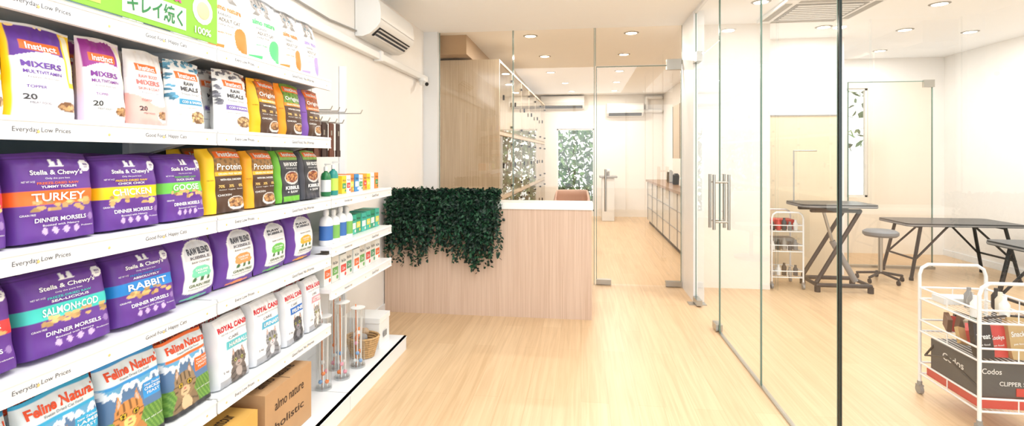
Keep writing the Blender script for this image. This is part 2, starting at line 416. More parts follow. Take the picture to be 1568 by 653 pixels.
W=(240,240,238)
def el(U,V,cx,cy,rx,ry): return ((U-cx)/rx)**2+((V-cy)/ry)**2<1
def rc(U,V,a,b,c,d): return (U>a)&(U<b)&(V>c)&(V<d)
def kib(C,U,V,x0,x1,y0,y1,n,col,seed,r=.03,ar=1.):
    g=random.Random(seed)
    for i in range(n):
        k=g.uniform(.75,1.15); C[el(U,V,g.uniform(x0,x1),g.uniform(y0,y1),r*g.uniform(.7,1.2),r*ar*g.uniform(.6,1.))]=[min(255,x*k) for x in col]
def catface(C,U,V,cx,cy,r,ar,col,eye=(225,190,60)):
    ry=r*ar; dk=[x*.62 for x in col]; lt=[min(255,x*1.3+20) for x in col]
    C[el(U,V,cx,cy-ry*1.5,r*1.15,ry*1.2)]=[x*.9 for x in col]
    for sx in(-1,1):
        t=(V-(cy+ry*.35))/(ry*1.0); hw=r*.36*(1-t)
        C[(t>0)&(t<1)&(np.abs(U-(cx+sx*r*.62))<hw)]=col
        C[(t>0.1)&(t<.7)&(np.abs(U-(cx+sx*r*.62))<hw*.5)]=(225,180,165)
    C[el(U,V,cx,cy,r,ry*.88)]=col
    m=el(U,V,cx,cy,r*.95,ry*.85)&(V>cy+ry*.3)&(np.sin((U-cx)/r*15)>.55); C[m]=dk
    m=el(U,V,cx,cy,r,ry*.88)&(np.abs(U-cx)>r*.65)&(np.sin((V-cy)/ry*16)>.55)&(V<cy+.1*ry); C[m]=dk
    m=el(U,V,cx,cy-ry*1.5,r*1.1,ry*1.1)&(np.sin((V-cy)/ry*12+np.abs(U-cx)*9/r*.5)>.7)&(V<cy-ry*.9); C[m]=dk
    C[el(U,V,cx,cy-ry*1.25,r*.45,ry*.5)]=lt
    C[el(U,V,cx,cy-ry*.42,r*.42,ry*.34)]=lt
    for sx in(-1,1):
        C[el(U,V,cx+sx*r*.42,cy+ry*.05,r*.24,ry*.19)]=(30,25,20)
        C[el(U,V,cx+sx*r*.42,cy+ry*.05,r*.19,ry*.15)]=eye
        C[el(U,V,cx+sx*r*.42,cy+ry*.05,r*.08,ry*.13)]=(15,15,15)
    C[el(U,V,cx,cy-ry*.28,r*.11,ry*.08)]=(190,110,105)
    C[el(U,V,cx,cy-ry*.5,r*.2,ry*.03)]=dk

def d_freeze(band,flav,sub='CAGE-FREE',seed=1,pur=(98,56,142)):
    def p(C,U,V):
        C[:]=pur
        C[(V>.955)]=[x*.85 for x in pur]; C[(V>.925)&(V<.932)]=[x*.8 for x in pur]
        C[(V>.40)&(V<.56)]=band
        kib(C,U,V,.18,.90,.33,.44,20,(214,172,112),seed,.045,.7)
        C[el(U,V,.86,.84,.075,.075)]=W
        C[el(U,V,.45,.885,.022,.03)]=W; C[el(U,V,.55,.885,.022,.03)]=W; C[rc(U,V,.43,.475,.82,.88)]=W; C[rc(U,V,.525,.57,.82,.88)]=W; C[rc(U,V,.41,.59,.822,.84)]=W
        for i in range(4): C[el(U,V,.32+.12*i,.11,.035,.04)]=(200,175,215)
        C[el(U,V,.87,.23,.04,.04)]=(150,120,180)
    T=[("Stella & Chewy's",.5,.755,.62,.07,W,.02),("Only the pure best",.5,.692,.3,.024,W,0),("FREEZE-DRIED RAW",.5,.64,.5,.026,band,.015),
       (sub,.5,.600,.42,.028,W,.02),(flav,.5,.485,.62,.090,W,.02),("DINNER MORSELS",.5,.235,.60,.048,W,.02),("Boosted with Nature",.5,.175,.42,.022,W,0),
       ("95%",.86,.85,.07,.03,pur,.02),("RAW",.86,.815,.05,.018,pur,.01),("NET WT 14 OZ",.16,.66,.14,.02,W,0),("GRAIN FREE",.14,.3,.14,.022,W,0),("Probiotics",.82,.13,.16,.018,W,0)]
    return p,T
def d_mixer(top,stripe,low,word,acc,seed=1,word0='MIXERS'):
    def p(C,U,V):
        C[:]=W
        C[(V>.60+.1*np.sin(U*3.0))]=top
        if low is not None: C[(V<.33+.08*np.sin(U*4+2))]=low
        if stripe is not None:
            C[(U>.78)&(V>.34)]=stripe; C[(U>.83)&(U<.93)&(V>.40)&(V<.95)]=(245,235,200)
            C[U<.05]=stripe
        C[rc(U,V,.14,.74,.70,.80)]=(238,112,44)
        C[el(U,V,.76,.11,.2,.075)]=(205,205,205); C[el(U,V,.76,.13,.17,.055)]=(120,80,50)
        kib(C,U,V,.62,.90,.09,.17,16,(196,150,100),seed,.035,.6)
        C[V>.975]=(235,235,235)
    T=[("Instinct",.44,.748,.46,.07,W,.03),("RAW BOOST",.44,.635,.50,.045,(acc if top[0]>=200 else (225,215,235)),.02),("MIXERS",.42,.555,.58,.065,acc,.03),
       (word,.42,.475,.56,.038,acc,.02),("Freeze-dried raw",.42,.42,.45,.022,(120,110,120),0),("20",.2,.21,.16,.06,(60,60,60),.02),("MEAT FOOD",.34,.15,.3,.022,(90,90,90),0),("TOPPER",.3,.32,.26,.03,acc,.01)]
    return p,T
def d_meal(leaf,acc,seed=1):
    def p(C,U,V):
        C[:]=W
        kib(C,U,V,.02,.98,.86,.99,26,leaf,seed,.06,.5)
        kib(C,U,V,.0,.12,.4,.9,14,leaf,seed+4,.05,.6)
        kib(C,U,V,.88,1.,.3,.95,14,[190,90,60],seed+5,.045,.6)
        C[rc(U,V,.16,.80,.70,.81)]=(238,112,44)
        C[rc(U,V,.16,.84,.335,.41)]=acc
        C[el(U,V,.66,.14,.27,.12)]=(225,225,225); C[el(U,V,.66,.155,.23,.09)]=(120,85,55)
        kib(C,U,V,.47,.86,.09,.22,34,(206,170,120),seed,.035,.6)
    T=[("Instinct",.48,.755,.5,.075,W,.03),("RAW",.48,.645,.28,.055,(70,70,75),.03),("MEALS",.48,.565,.5,.065,(70,70,75),.03),("Freeze-Dried",.48,.49,.5,.035,(110,110,110),0),
       ("COD & SALMON",.5,.372,.56,.035,W,.02),("with vegetables",.4,.29,.45,.026,(120,120,120),0),("100% complete",.24,.18,.26,.022,(120,120,120),0)]
    return p,T
def d_brown(side,mid,acc,word='Original',seed=1):
    def p(C,U,V):
        C[:]=(78,54,40)
        C[V>.62]=mid
        m=(V>.60)&(V<.86); kk=np.sin(U*37+V*19)*np.sin(V*41-U*11)
        C[m&(kk>.3)]=[x*.75 for x in mid]
        C[(V>.56)&(V<.62)&(U>.1)]=acc
        C[rc(U,V,.24,.98,.84,.95)]=(240,110,40)
        C[U<.17]=side; C[(U>.17)&(U<.19)]=(40,25,15)
        C[el(U,V,.70,.13,.24,.105)]=(220,215,210); C[el(U,V,.70,.145,.2,.08)]=(110,72,45)
        kib(C,U,V,.54,.86,.09,.2,26,(190,140,90),seed,.04,.55)
    T=[("Instinct",.61,.895,.56,.075,W,.03),(word,.58,.70,.66,.10,W,.01),("GRAIN-FREE RECIPE",.58,.59,.6,.03,W,.01),("WITH REAL CHICKEN",.58,.50,.55,.03,W,.02),
       ("70%",.32,.40,.14,.045,(235,200,120),.02),("30%",.58,.40,.14,.045,(235,200,120),.02),("0%",.82,.40,.10,.045,(235,200,120),.02),("Animal  Veggies  Grain",.56,.345,.6,.022,W,0),("CHICKEN",.40,.265,.36,.03,W,.01),("raw nutrition",.09,.5,.1,.02,(60,40,20),0)]
    return p,T
def d_boost(side,seed=1):
    def p(C,U,V):
        C[:]=(58,60,66)
        C[(V>.80)]=(120,160,70)
        C[rc(U,V,.24,.98,.86,.96)]=(240,110,40)
        C[U<.16]=side; C[(U>.16)&(U<.2)]=(30,30,34)
        C[el(U,V,.62,.46,.3,.13)]=(200,198,195); C[el(U,V,.62,.47,.26,.10)]=(120,60,45)
        kib(C,U,V,.42,.82,.40,.54,34,(200,140,90),seed,.04,.5)
        C[rc(U,V,.22,.99,.02,.12)]=side
    T=[("Instinct",.61,.91,.56,.07,W,.03),("RAW BOOST",.6,.72,.6,.075,W,.03),("Ancient grains",.6,.64,.5,.035,(220,220,220),0),("KIBBLE",.60,.27,.56,.065,W,.03),("+ RAW",.6,.19,.42,.05,W,.02)]
    return p,T
def d_blend(acc,l1='RAW BLEND',seed=1,word='KIBBLE'):
    pur=(104,62,150)
    def p(C,U,V):
        C[:]=pur
        m=((np.abs(U-.5)<.34)&(V>.14)&(V<.66))|el(U,V,.5,.66,.34,.24)|el(U,V,.5,.15,.34,.06); C[m]=(238,236,232)
        m2=el(U,V,.5,.66,.31,.215)&(V>.6); C[m2]=(214,214,216)
        C[el(U,V,.5,.42,.21,.085)]=acc; C[el(U,V,.38,.38,.1,.05)]=acc; C[el(U,V,.63,.38,.1,.05)]=acc
        for i in range(3): C[el(U,V,.35+.15*i,.30,.04,.035)]=(70,110,70)
        C[el(U,V,.5,.03,.3,.02)]=acc
        C[V>.96]=[x*.8 for x in pur]
    T=[("Stella & Chewy's",.5,.92,.36,.035,W,.01),(l1,.5,.73,.50,.10,(60,62,74),.03),(word,.5,.63,.44,.045,(110,105,110),.02),("RAW COATED",.5,.56,.40,.03,(110,105,110),.01),
       ("CAGE-FREE",.5,.44,.28,.03,W,.02),("RECIPE",.5,.40,.2,.022,W,.01),("GRAIN FREE",.5,.215,.48,.045,(90,110,70),.02),("Probiotics & Antioxidants",.5,.165,.5,.02,(110,110,110),0)]
    return p,T
def d_feline(acc,catc,word,seed=1):
    def p(C,U,V):
        t=V[:,None]; C[:]=np.array((170,205,228))*(1-t)+np.array((70,150,200))*t
        ridge=.60+.08*np.abs(np.sin(U*7+seed))+.05*np.abs(np.sin(U*19+seed)); C[(V<ridge)]=(90,122,160)
        C[(V<ridge)&(V>ridge-.07-.03*np.sin(U*60))]=(232,238,244)
        C[V<.36]=(88,132,60); m=(V<.36)&(np.sin(U*90+V*60)>.3); C[m]=(120,160,76)
        C[V>.74]=(226,234,238); C[(V>.955)]=acc
        C[rc(U,V,.04,.96,.70,.74)]=acc
        C[rc(U,V,.60,.97,.44,.62)]=acc
        catface(C,U,V,.34,.36,.24,.80,catc)
        C[V<.05]=(60,60,62)
    T=[("Feline Natural",.5,.86,.86,.11,(224,78,38),.035),("New Zealand",.78,.585,.3,.025,W,.01),(word,.78,.54,.3,.035,W,.02),("FEAST",.78,.49,.22,.03,W,.01),("Freeze Dried Cat Food",.5,.775,.5,.028,(90,100,110),0),("Just add water",.75,.2,.35,.025,W,0)]
    return p,T
def d_royal(acc,word,catc,seed=1):
    def p(C,U,V):
        C[:]=(236,236,238)
        C[rc(U,V,.30,.98,.50,.62)]=acc
        C[(V<.10)]=(170,172,178); C[(U<.10)]=(212,214,219)
        catface(C,U,V,.60,.30,.20,.70,catc,(200,200,120))
        C[V>.97]=(205,205,210)
    T=[("ROYAL CANIN",.54,.82,.84,.085,(212,30,46),.035),("FELINE CARE NUTRITION",.54,.74,.7,.022,(150,150,155),0),("CARE",.5,.665,.3,.04,(120,120,125),.01),(word,.62,.56,.52,.06,W,.03),("2 kg",.24,.2,.16,.035,(90,90,95),.01)]
    return p,T
def d_almo(acc,seed=1):
    def p(C,U,V):
        C[:]=(236,235,231)
        C[V>.93]=(150,150,152)
        catface(C,U,V,.42,.84,.26,.55,(150,144,138),(120,150,170))
        C[V>.955]=(120,120,120)
        C[V<.69]=(236,235,231)
        C[el(U,V,.72,.22,.2,.16)]=acc; C[el(U,V,.82,.12,.16,.1)]=acc
        C[rc(U,V,.05,.3,.03,.09)]=acc
    T=[("almo nature",.45,.60,.66,.085,acc,.03),("holistic",.34,.505,.3,.045,(110,110,112),0),("ADULT CAT",.45,.43,.5,.05,(120,110,100),.01),("oily fish",.36,.36,.34,.035,(120,110,100),0),("with fresh",.3,.25,.3,.03,acc,.01)]
    return p,T

OR=(243,112,50); YE=(250,205,30); GR=(110,196,82); TE=(70,200,190); BL=(40,130,205); RE=(226,60,60)
def row(z,x,items,kind,h,D,lean=4,second=True):
    for (y0,y1,des) in items:
        w=(y1-y0)*1.0
        bag((x,(y0+y1)/2,z),w,h*random.uniform(.98,1.02),D,des,kind,lean,random.uniform(-2.5,2.5))
        if second:
            bag((x-D*.98-.012,(y0+y1)/2+random.uniform(-.008,.008),z),w,h*random.uniform(.99,1.02),D,des,kind,lean,random.uniform(-2,2),nx=24,ny=30)
row(Z0,-1.45,[(1.82,2.065,d_almo((240,130,60))),(2.07,2.30,d_almo((90,190,120))),(2.305,2.49,d_almo((240,130,60))),(2.495,2.67,d_almo((170,150,210)))],'pouch',.30,.10,2)
PU=(98,56,150)
row(Z1,-1.43,[(.955,1.105,d_mixer(PU,YE,None,'MULTIVITAMIN',PU,1)),(1.11,1.29,d_mixer(PU,YE,(232,226,234),'MULTIVITAMIN',PU,2)),(1.305,1.45,d_mixer((150,50,140),(225,205,225),None,'MULTIVITAMIN',(120,50,140),3)),
  (1.46,1.61,d_mixer((234,230,228),None,(240,180,170),'SKIN & COAT',(225,110,105),4)),(1.62,1.79,d_meal((90,150,180),(70,150,190),5)),
  (1.86,2.06,d_meal((120,120,130),(120,100,170),6)),(2.07,2.275,d_brown((245,180,30),(170,100,40),(245,170,30),'Original',7)),(2.28,2.475,d_brown((250,150,30),(110,150,60),(245,140,30),'Original',8)),(2.48,2.67,d_brown((120,80,160),(170,90,50),(240,120,40),'Original',9))],'pouch',.252,.085,3)
row(Z2,-1.45,[(.86+.04,1.115,d_freeze((240,60,80),'BEEF','',3)),(1.118,1.347,d_freeze(OR,'TURKEY','YUMMY TICKLIN',4)),(1.352,1.577,d_freeze(YE,'CHICKEN','CHICK CHICK',5)),(1.582,1.787,d_freeze(GR,'GOOSE','DUCK DUCK',6))],'block',.235,.11,4)
row(Z2,-1.45,[(1.80,2.03,d_brown((250,200,40),(150,110,60),(245,180,40),'Protein',1)),(2.04,2.25,d_brown((245,170,40),(150,110,60),(245,180,40),'Protein',2)),(2.26,2.46,d_boost((110,180,60),3)),(2.47,2.66,d_boost((70,70,78),4))],'block',.258,.10,4)
row(Z3,-1.45,[(.90,1.14,d_freeze(RE,'BEEF','STELLAS SUPER',7)),(1.148,1.402,d_freeze(TE,'SALMON+COD','SEA-LICIOUS',8)),(1.41,1.655,d_freeze(BL,'RABBIT','ABSOLUTELY',9))],'block',.228,.11,9)
row(Z3,-1.46,[(1.665,1.885,d_blend((120,205,170),'RAW BLEND',1)),(1.90,2.14,d_blend((245,150,90),'RAW BLEND',2)),(2.15,2.39,d_blend((110,190,90),'RAW\nKIBBLE',3,'')),(2.40,2.64,d_blend((245,170,60),'RAW\nKIBBLE',4,''))],'pillow',.248,.12,6)
row(Z4,-1.43,[(.92,1.135,d_feline((60,150,200),(200,150,100),'FISH',3)),(1.145,1.37,d_feline((60,170,215),(160,130,100),'LAMB',1)),(1.375,1.597,d_feline((60,150,215),(205,140,80),'CHICKEN',5)),(1.602,1.82,d_feline(OR,(150,125,95),'CHICKEN',2))],'block',.275,.08,7)
row(Z4,-1.44,[(1.83,2.05,d_royal((100,190,200),'HAIRBALL',(120,110,105))),(2.06,2.285,d_royal((90,180,215),'URINARY',(150,150,155))),(2.295,2.49,d_royal((50,110,190),'FELINE',(90,90,95))),(2.50,2.67,d_royal((225,160,170),'KITTEN',(170,165,160)))],'block',.275,.10,4)

# green promo sign board on the top shelf
q=MB(); G=mat('sign_green',(130,186,54),.5); PK=mat('sign_pink',(235,70,130),.5); SW=mat('sign_white',(234,238,226),.5)
q.box(-1.356,-1.350,1.14,1.775,1.815,2.02,G)
q.box(-1.350,-1.349,1.17,1.30,1.83,2.0,mat('sign_lime',(184,208,100),.5)); q.box(-1.350,-1.3488,1.37,1.62,1.83,1.905,SW)
q.text('キレイ続く',(-1.3475,1.495,1.868),(0,1,0),(0,0,1),.22,.06,mat('sign_darkgreen',(30,120,60),.5),.02)
q.text('わない&',(-1.3475,1.50,1.945),(0,1,0),(0,0,1),.2,.06,PK,.03)
q.text('NEW',(-1.3475,1.24,1.95),(0,1,0),(0,0,1),.09,.05,PK,.03)
q.sph((-1.349,1.70,1.92),.05,SW,sx=.04); q.sph((-1.347,1.70,1.92),.032,mat('sign_catface',(215,190,150),.5),sx=.06)
q.text('100%',(-1.3475,1.70,1.846),(0,1,0),(0,0,1),.08,.025,SW,.02)
q.finish('promotional_sign',smooth=False,recalc=False)

# cardboard cartons
def carton(y0,y1,x0,x1,z1,base,t1,t2,yaw=0):
    q=MB(); B=mat('cardboard_'+t1[:3],base,.75,var=.08); I=mat('carton_ink',(70,50,35),.7)
    q.box(x0,x1,y0,y1,.102,z1,B); xm=(x0+x1)/2
    q.box(xm-.025,xm+.025,y0-.001,y1+.001,z1-.0005,z1+.0012,mat('packing_tape',(214,180,130),.3))
    q.box(x0,x1,(y0+y1)/2-.0015,(y0+y1)/2+.0015,z1,z1+.0008,I)
    for s,zz,hh in((t1,.72,.045),(t2,.38,.035)):
        q.text(s,(x1+.0012,(y0+y1)/2,.102+(z1-.102)*zz),(0,1,0),(0,0,1),(y1-y0)*.62,hh,I,.01)
    q.text(t1,((x0+x1)/2+.1,(y0+y1)/2,z1+.0016),(0,1,0),(-1,0,0),(y1-y0)*.7,.06,I,.01)
    q.box(x1,x1+.001,y0+.02,y0+.05,.13,.17,I); q.box(x1,x1+.001,y0+.07,y0+.10,.13,.17,I)
    q.finish('cardboard_carton',smooth=False,recalc=False)
carton(2.04,2.42,-1.69,-1.33,.375,(190,150,108),'almo nature','holistic')
carton(1.56,1.99,-1.69,-1.33,.345,(216,168,84),'For best use contour','canagan')
carton(1.05,1.50,-1.69,-1.33,.36,(200,158,112),'pet food','fragile')

# ---- section 3 goods
def boxrow(z,x,y0,y1,n,h,cols,band,name,D=.12,wave=.1):
    q=MB(); dy=(y1-y0)/n
    for i in range(n):
        c=cols[i%len(cols)]; hh=h*(1-wave*random.random()); a=y0+i*dy+.003; b=a+dy-.006; xx=x-.012*random.random()
        q.box(xx-D,xx,a,b,z+.001,z+hh,mat('pack_%d_%d_%d'%c,c,.45))
        bc=band[i%len(band)]; M=mat('pack_%d_%d_%d'%bc,bc,.45)
        q.box(xx,xx+.001,a+.1*dy,b-.1*dy,z+hh*.28,z+hh*.58,M)
        q.text('Pet Care',(xx+.0016,(a+b)/2,z+hh*.75),(0,1,0),(0,0,1),dy*.6,hh*.12,mat('ink_dark',(50,60,70),.6),.01)
        q.text('Care',(xx+.0016,(a+b)/2,z+hh*.43),(0,1,0),(0,0,1),dy*.4,hh*.14,WPL,.01)
        q.sph((xx+.001,b-.2*dy,z+hh*.16),hh*.08,M,sx=.05,n=8)
    q.finish(name,smooth=False,recalc=False)
boxrow(Z2,-1.44,2.98,3.56,9,.115,[(245,205,50),(244,244,240),(240,140,60),(60,140,200),(240,240,236),(245,160,50)],[(60,150,90),(230,70,60),(250,230,90),(245,245,240)],'medicine_box_row')
boxrow(.894,-1.43,3.10,3.56,6,.135,[(70,185,160),(60,160,120),(80,190,170)],[(245,245,240),(240,220,90)],'treat_box_row')
boxrow(.657,-1.42,2.74,3.56,9,.16,[(236,236,230),(228,224,214)],[(230,110,60),(110,170,90),(220,80,70),(90,150,110)],'supplement_box_row')
def bottle(x,y,z,r,h,body,cap,label=None,name='pump_bottle',pump=False):
    q=MB(); q.rev([(r*.92,0),(r,.01),(r,h*.66),(r*.8,h*.76),(r*.35,h*.82),(r*.35,h*.86)],(x,y,z+.001),body)
    q.rev([(r*.42,h*.85),(r*.42,h*.97),(r*.3,h),(0.0001,h)],(x,y,z+.001),cap)
    if label: q.rev([(r*1.01,h*.15),(r*1.01,h*.55)],(x,y,z+.001),label)
    if pump: q.cyl((x,y,z+h),(x,y,z+h*1.08),.004,cap,n=8); q.box(x-.006,x+.035,y-.006,y+.006,z+h*1.06,z+h*1.1,cap)
    return q.finish(name)
GRN=mat('green_bottle',(40,120,70),.3); BLU=mat('blue_label',(60,110,180),.5); 
bottle(-1.45,2.80,Z2,.028,.17,GRN,WPL,WPL,'spray_bottle',True); bottle(-1.45,2.89,Z2,.028,.18,mat('teal_bottle',(40,140,130),.3),WPL,mat('lime_label',(190,220,90),.5),'spray_bottle',True)
for i in range(4): bottle(-1.42,2.745+.085*i,.894,.037,.20-.008*(i%2),WPL,WPL,[BLU,mat('green_label',(120,180,90),.5)][i%2],'supplement_bottle')
# wire rack with hanging collars
q=MB()
for i in range(8): y=2.73+.055*i; q.cyl((-1.71,y,1.35),(-1.71,y,1.90),.0028,CHROME,n=6)
for i in range(10): z=1.36+.06*i; q.cyl((-1.71,2.72,z),(-1.71,3.125,z),.0028,CHROME,n=6)
for y in(2.78,2.87,2.96,3.05):
    for z,l in((1.66,.30 if y<3 else .36),(1.60,.24)):
        q.tube([(-1.71,y,z),(-1.71+l,y,z),(-1.70+l,y,z+.02)],.003,CHROME,n=6)
q.cyl((-1.735,3.14,1.2),(-1.735,3.14,2.2),.012,WHITE); q.cyl((-1.735,2.74,1.86),(-1.735,2.74,2.2),.012,WHITE)
q.finish('wire_display_rack')
q=MB(); LB=mat('brown_leather',(98,52,34),.5); LD=mat('dark_leather',(56,34,28),.5)
for j,y in enumerate((2.78,2.87,2.96,3.05)):
    for k in range(5):
        x=-1.66+.04*k; m=[LB,LD][(j+k)%2]
        q.box(x-.003,x+.003,y-.022,y+.022,1.42,1.595,m); q.box(x-.005,x+.005,y-.026,y+.026,1.39,1.43,m)
        q.box(x+.003,x+.0045,y-.008,y+.008,1.52,1.55,CHROME)
q.finish('hanging_pet_collars',smooth=False)
# teaser wands in acrylic tubes, basket, white box on the base deck
for i,(x,y,h) in enumerate([(-1.42,2.72,.40),(-1.38,2.86,.44),(-1.48,2.98,.47),(-1.36,3.03,.36)]):
    q=MB(); q.rev([(.045,0),(.045,.012)],(x,y,.101),ACRYL); q.rev([(.042,.01),(.042,h)],(x,y,.101),ACRYL); q.rev([(.042,h),(.044,h+.004),(.040,h+.004)],(x,y,.101),WPL)
    cs=[mat('wand_orange',(240,130,50),.5),mat('wand_pink',(235,150,170),.5),WPL,mat('wand_blue',(120,170,220),.5)]
    for k in range(5):
        a=k*1.25; dx=.02*math.cos(a); dy=.02*math.sin(a)
        q.cyl((x+dx,y+dy,.115),(x+dx*1.3,y+dy*1.3,.101+h*(.85+.1*(k%3))),.003,[WPL,WPL,cs[0]][k%3],n=6)
        q.sph((x+dx*.9,y+dy*.9,.14+.05*(k%3)),.012,cs[(k+i)%4],n=8)
    q.finish('cat_toy_tube')
q=MB(); WK=mat('wicker',(196,158,108),.7,nscale=60,var=.3)
for k in range(9):
    rr=.06+.0035*k; z=.110+.015*k
    q.tube([(-1.40+rr*math.cos(a*math.pi/8)*1.2,3.19+rr*math.sin(a*math.pi/8),z) for a in range(16)],.0075,WK,n=6,closed=True)
q.cyl((-1.40,3.19,.102),(-1.40,3.19,.108),.065,WK)
for k in range(7): q.sph((-1.40+random.uniform(-.05,.05),3.19+random.uniform(-.04,.04),.22+random.uniform(-.01,.03)),.028,[WPL,mat('wand_orange'),GREY,TAN][k%4],n=8)
q.finish('wicker_basket')
q=MB(); q.box(-1.60,-1.34,3.32,3.50,.101,.30,WPL); q.box(-1.605,-1.335,3.315,3.505,.27,.305,WPL); q.box(-1.334,-1.333,3.38,3.44,.16,.20,GREY); q.finish('white_storage_box',smooth=False,bevel=.008)

# ---------------------------------------------------------------- reception counter
q=MB(); q.box(-1.74,.09,4.44,4.47,0,.935,OAKP); q.box(.06,.09,4.47,5.05,0,.935,OAKP); q.box(-1.74,-1.71,4.47,5.05,0,.935,OAKP)
q.box(-1.74,.06,4.62,5.05,.70,.735,OAKP)
q.box(-1.74,.10,4.43,4.70,.935,.99,STONE)
q.finish('reception_counter',smooth=False)
def leafmesh(name,P,Dr,L,Wd,mats,extra=None):
    n=len(P); Dr=Dr/np.linalg.norm(Dr,axis=1,keepdims=True)
    R=rng.normal(size=(n,3)); R[:,1]-=0; S=np.cross(Dr,R); S/=np.linalg.norm(S,axis=1,keepdims=True)
    Nn=np.cross(S,Dr); L=L[:,None]; Wd=Wd[:,None]
    a=P; b=P+Dr*L*.35+S*Wd+Nn*Wd*.25; c=P+Dr*L*.72+S*Wd*.7+Nn*Wd*.2; d=P+Dr*L; e=P+Dr*L*.72-S*Wd*.7+Nn*Wd*.2; f=P+Dr*L*.35-S*Wd+Nn*Wd*.25
    V=np.stack([a,b,c,d,e,f],1).reshape(-1,3)
    i=np.arange(n)*6
    F=np.concatenate([np.stack([i,i+1,i+2,i+3],1),np.stack([i,i+3,i+4,i+5],1)])
    me=bpy.data.meshes.new(name); v0=V.tolist(); F=F.tolist()
    mi=np.concatenate([rng.integers(0,len(mats),n)]*2).tolist()
    if extra:
        o=len(v0); v0+=extra.v; F+=[[k+o for k in ff] for ff in extra.f]; mi+=[len(mats)]*len(extra.f)
    me.from_pydata(v0,[],F)
    for m in mats: me.materials.append(m)
    if extra: me.materials.append(extra.mats[0])
    me.polygons.foreach_set('material_index',mi); me.update()
    ob=bpy.data.objects.new(name,me); sc.collection.objects.link(ob); return ob
LM=[mat('leaf_dark',(22,56,38),.55,var=.2),mat('leaf_mid',(32,80,52),.55,var=.2),mat('leaf_deep',(13,38,30),.6,var=.2)]
P=[];D=[];st=MB(); SM=mat('vine_stem',(30,50,28),.7)
for k in range(360):
    x=rng.uniform(-1.68,-.72); y0=rng.uniform(4.46,4.60); z=1.0; dep=rng.uniform(4.33,4.425)
    base=.66+.05*math.sin(x*9)+.03*math.sin(x*23)
    end=base+rng.uniform(-.05,.26) if k%4 else base-rng.uniform(.03,.18)
    pts=[(x,y0,1.0),(x+rng.normal()*.02,y0-.05,1.07+rng.uniform(-.01,.03)),(x+rng.normal()*.02,dep,1.02)]
    zz=1.02; xx=pts[-1][0]; yy=dep
    while zz>end:
        zz-=.05; xx+=rng.normal()*.009; yy=min(4.425,max(4.30,yy+rng.normal()*.008)); pts.append((xx,yy,zz))
    for a,b in zip(pts[:-1],pts[1:]):
        a=np.array(a);b=np.array(b); m=max(2,int(np.linalg.norm(b-a)/.015))
        for t in np.linspace(0,1,m,endpoint=False):
            P.append(a+(b-a)*t); d=np.array([rng.normal()*.8,-abs(rng.normal())*.55-.1 if b[1]<4.44 else rng.normal()*.6,-.55+rng.normal()*.5]); 
            if a[2]>1.03: d[2]=abs(d[2])*.5
            D.append(d)
    if k%3==0: 
        for a,b in zip(pts[:-1],pts[1:]): st.cyl(a,b,.0015,SM,n=4)
st.box(-1.68,-.72,4.48,4.60,.992,1.05,SM)
P=np.array(P);D=np.array(D); P[:,1]=np.minimum(P[:,1],4.62); P[:,0]=np.maximum(P[:,0],-1.70)
leafmesh('cascading_plant',P,D,rng.uniform(.024,.046,len(P)),rng.uniform(.008,.014,len(P)),LM,st)

# ---------------------------------------------------------------- rear room furniture
q=MB(); X0,X1=-1.73,-.95; YE2=11.5
q.box(X0,X1,6.0,6.03,0,2.53,OAKG); q.box(X0,X0+.03,6.03,YE2,0,2.53,WPL); q.box(X0,X1,6.03,YE2,2.50,2.53,OAKG); q.box(X0,X1,6.03,YE2,0,.12,OAKG); q.box(X0,X1,YE2-.03,YE2,0,2.53,OAKG)
for z in(.88,1.66): q.box(X0,X1,6.03,YE2-.03,z-.02,z+.02,OAKG)
n=6; SP=(YE2-.03-6.03)
for i in range(n+1):
    y=6.03+i*(SP/n)
    if 0<i<n: q.box(X0,X1,y-.018,y+.018,.12,2.5,OAKG)
    for z0,z1 in((.14,.85),(.92,1.63),(1.70,2.48)):
        if i<n:
            ya,yb=y+.02,y+SP/n-.02
            q.add([(X1,ya,z0),(X1,yb,z0),(X1,yb,z1),(X1,ya,z1)],[(0,1,2,3)],CLEAR)
            for zz in(z0+.06,z1-.10): q.box(X1,X1+.02,yb-.03,yb,zz,zz+.03,DARK)
            q.cyl((X1+.03,ya+.07,(z0+z1)/2-.03),(X1+.03,ya+.07,(z0+z1)/2+.03),.012,DARK)
            q.box(X0+.1,X0+.5,ya+.1,yb-.1,z0+.35,z0+.37,OAKG)
q.v=[(x+(.15*(y-6.0)/5.5 if x>-1.2 else 0),y,z) for x,y,z in q.v]
q.finish('glass_front_cattery_cabinet',smooth=False)
single('trim_bulkhead',TAN,-1.75,-1.30,5.80,YB,2.56,H)
q=MB(); KG=mat('cabinet_grey',(216,212,204),.2); KE=11.0
q.box(1.36,1.835,6.3,KE,.08,.86,KG); q.box(1.40,1.835,6.3,KE,0,.08,DARK)
for i in range(8):
    y=6.3+i*.66; q.box(1.352,1.361,y,y+.005,.08,.86,GREY)
for z in(.33,.6): q.box(1.352,1.361,6.3,KE,z,z+.006,GREY)
q.box(1.33,1.835,6.28,KE+.02,.86,.90,mat('brown_worktop',(150,115,85),.3))
for i in range(6): q.rev([(.05,0),(.06,.02),(.055,.12+.04*(i%3)),(.03,.15+.04*(i%3))],(1.6,6.7+.6*i,.901),[WPL,DARK,CHROME][i%3])
q.finish('kitchen_cabinet',smooth=False)
q=MB(); q.box(1.5,1.835,6.4,8.8,1.35,2.2,OAKG)
for i in range(5): y=6.4+.6*i; q.box(1.494,1.501,y,y+.005,1.35,2.2,DARK)
q.finish('wall_cupboard',smooth=False)
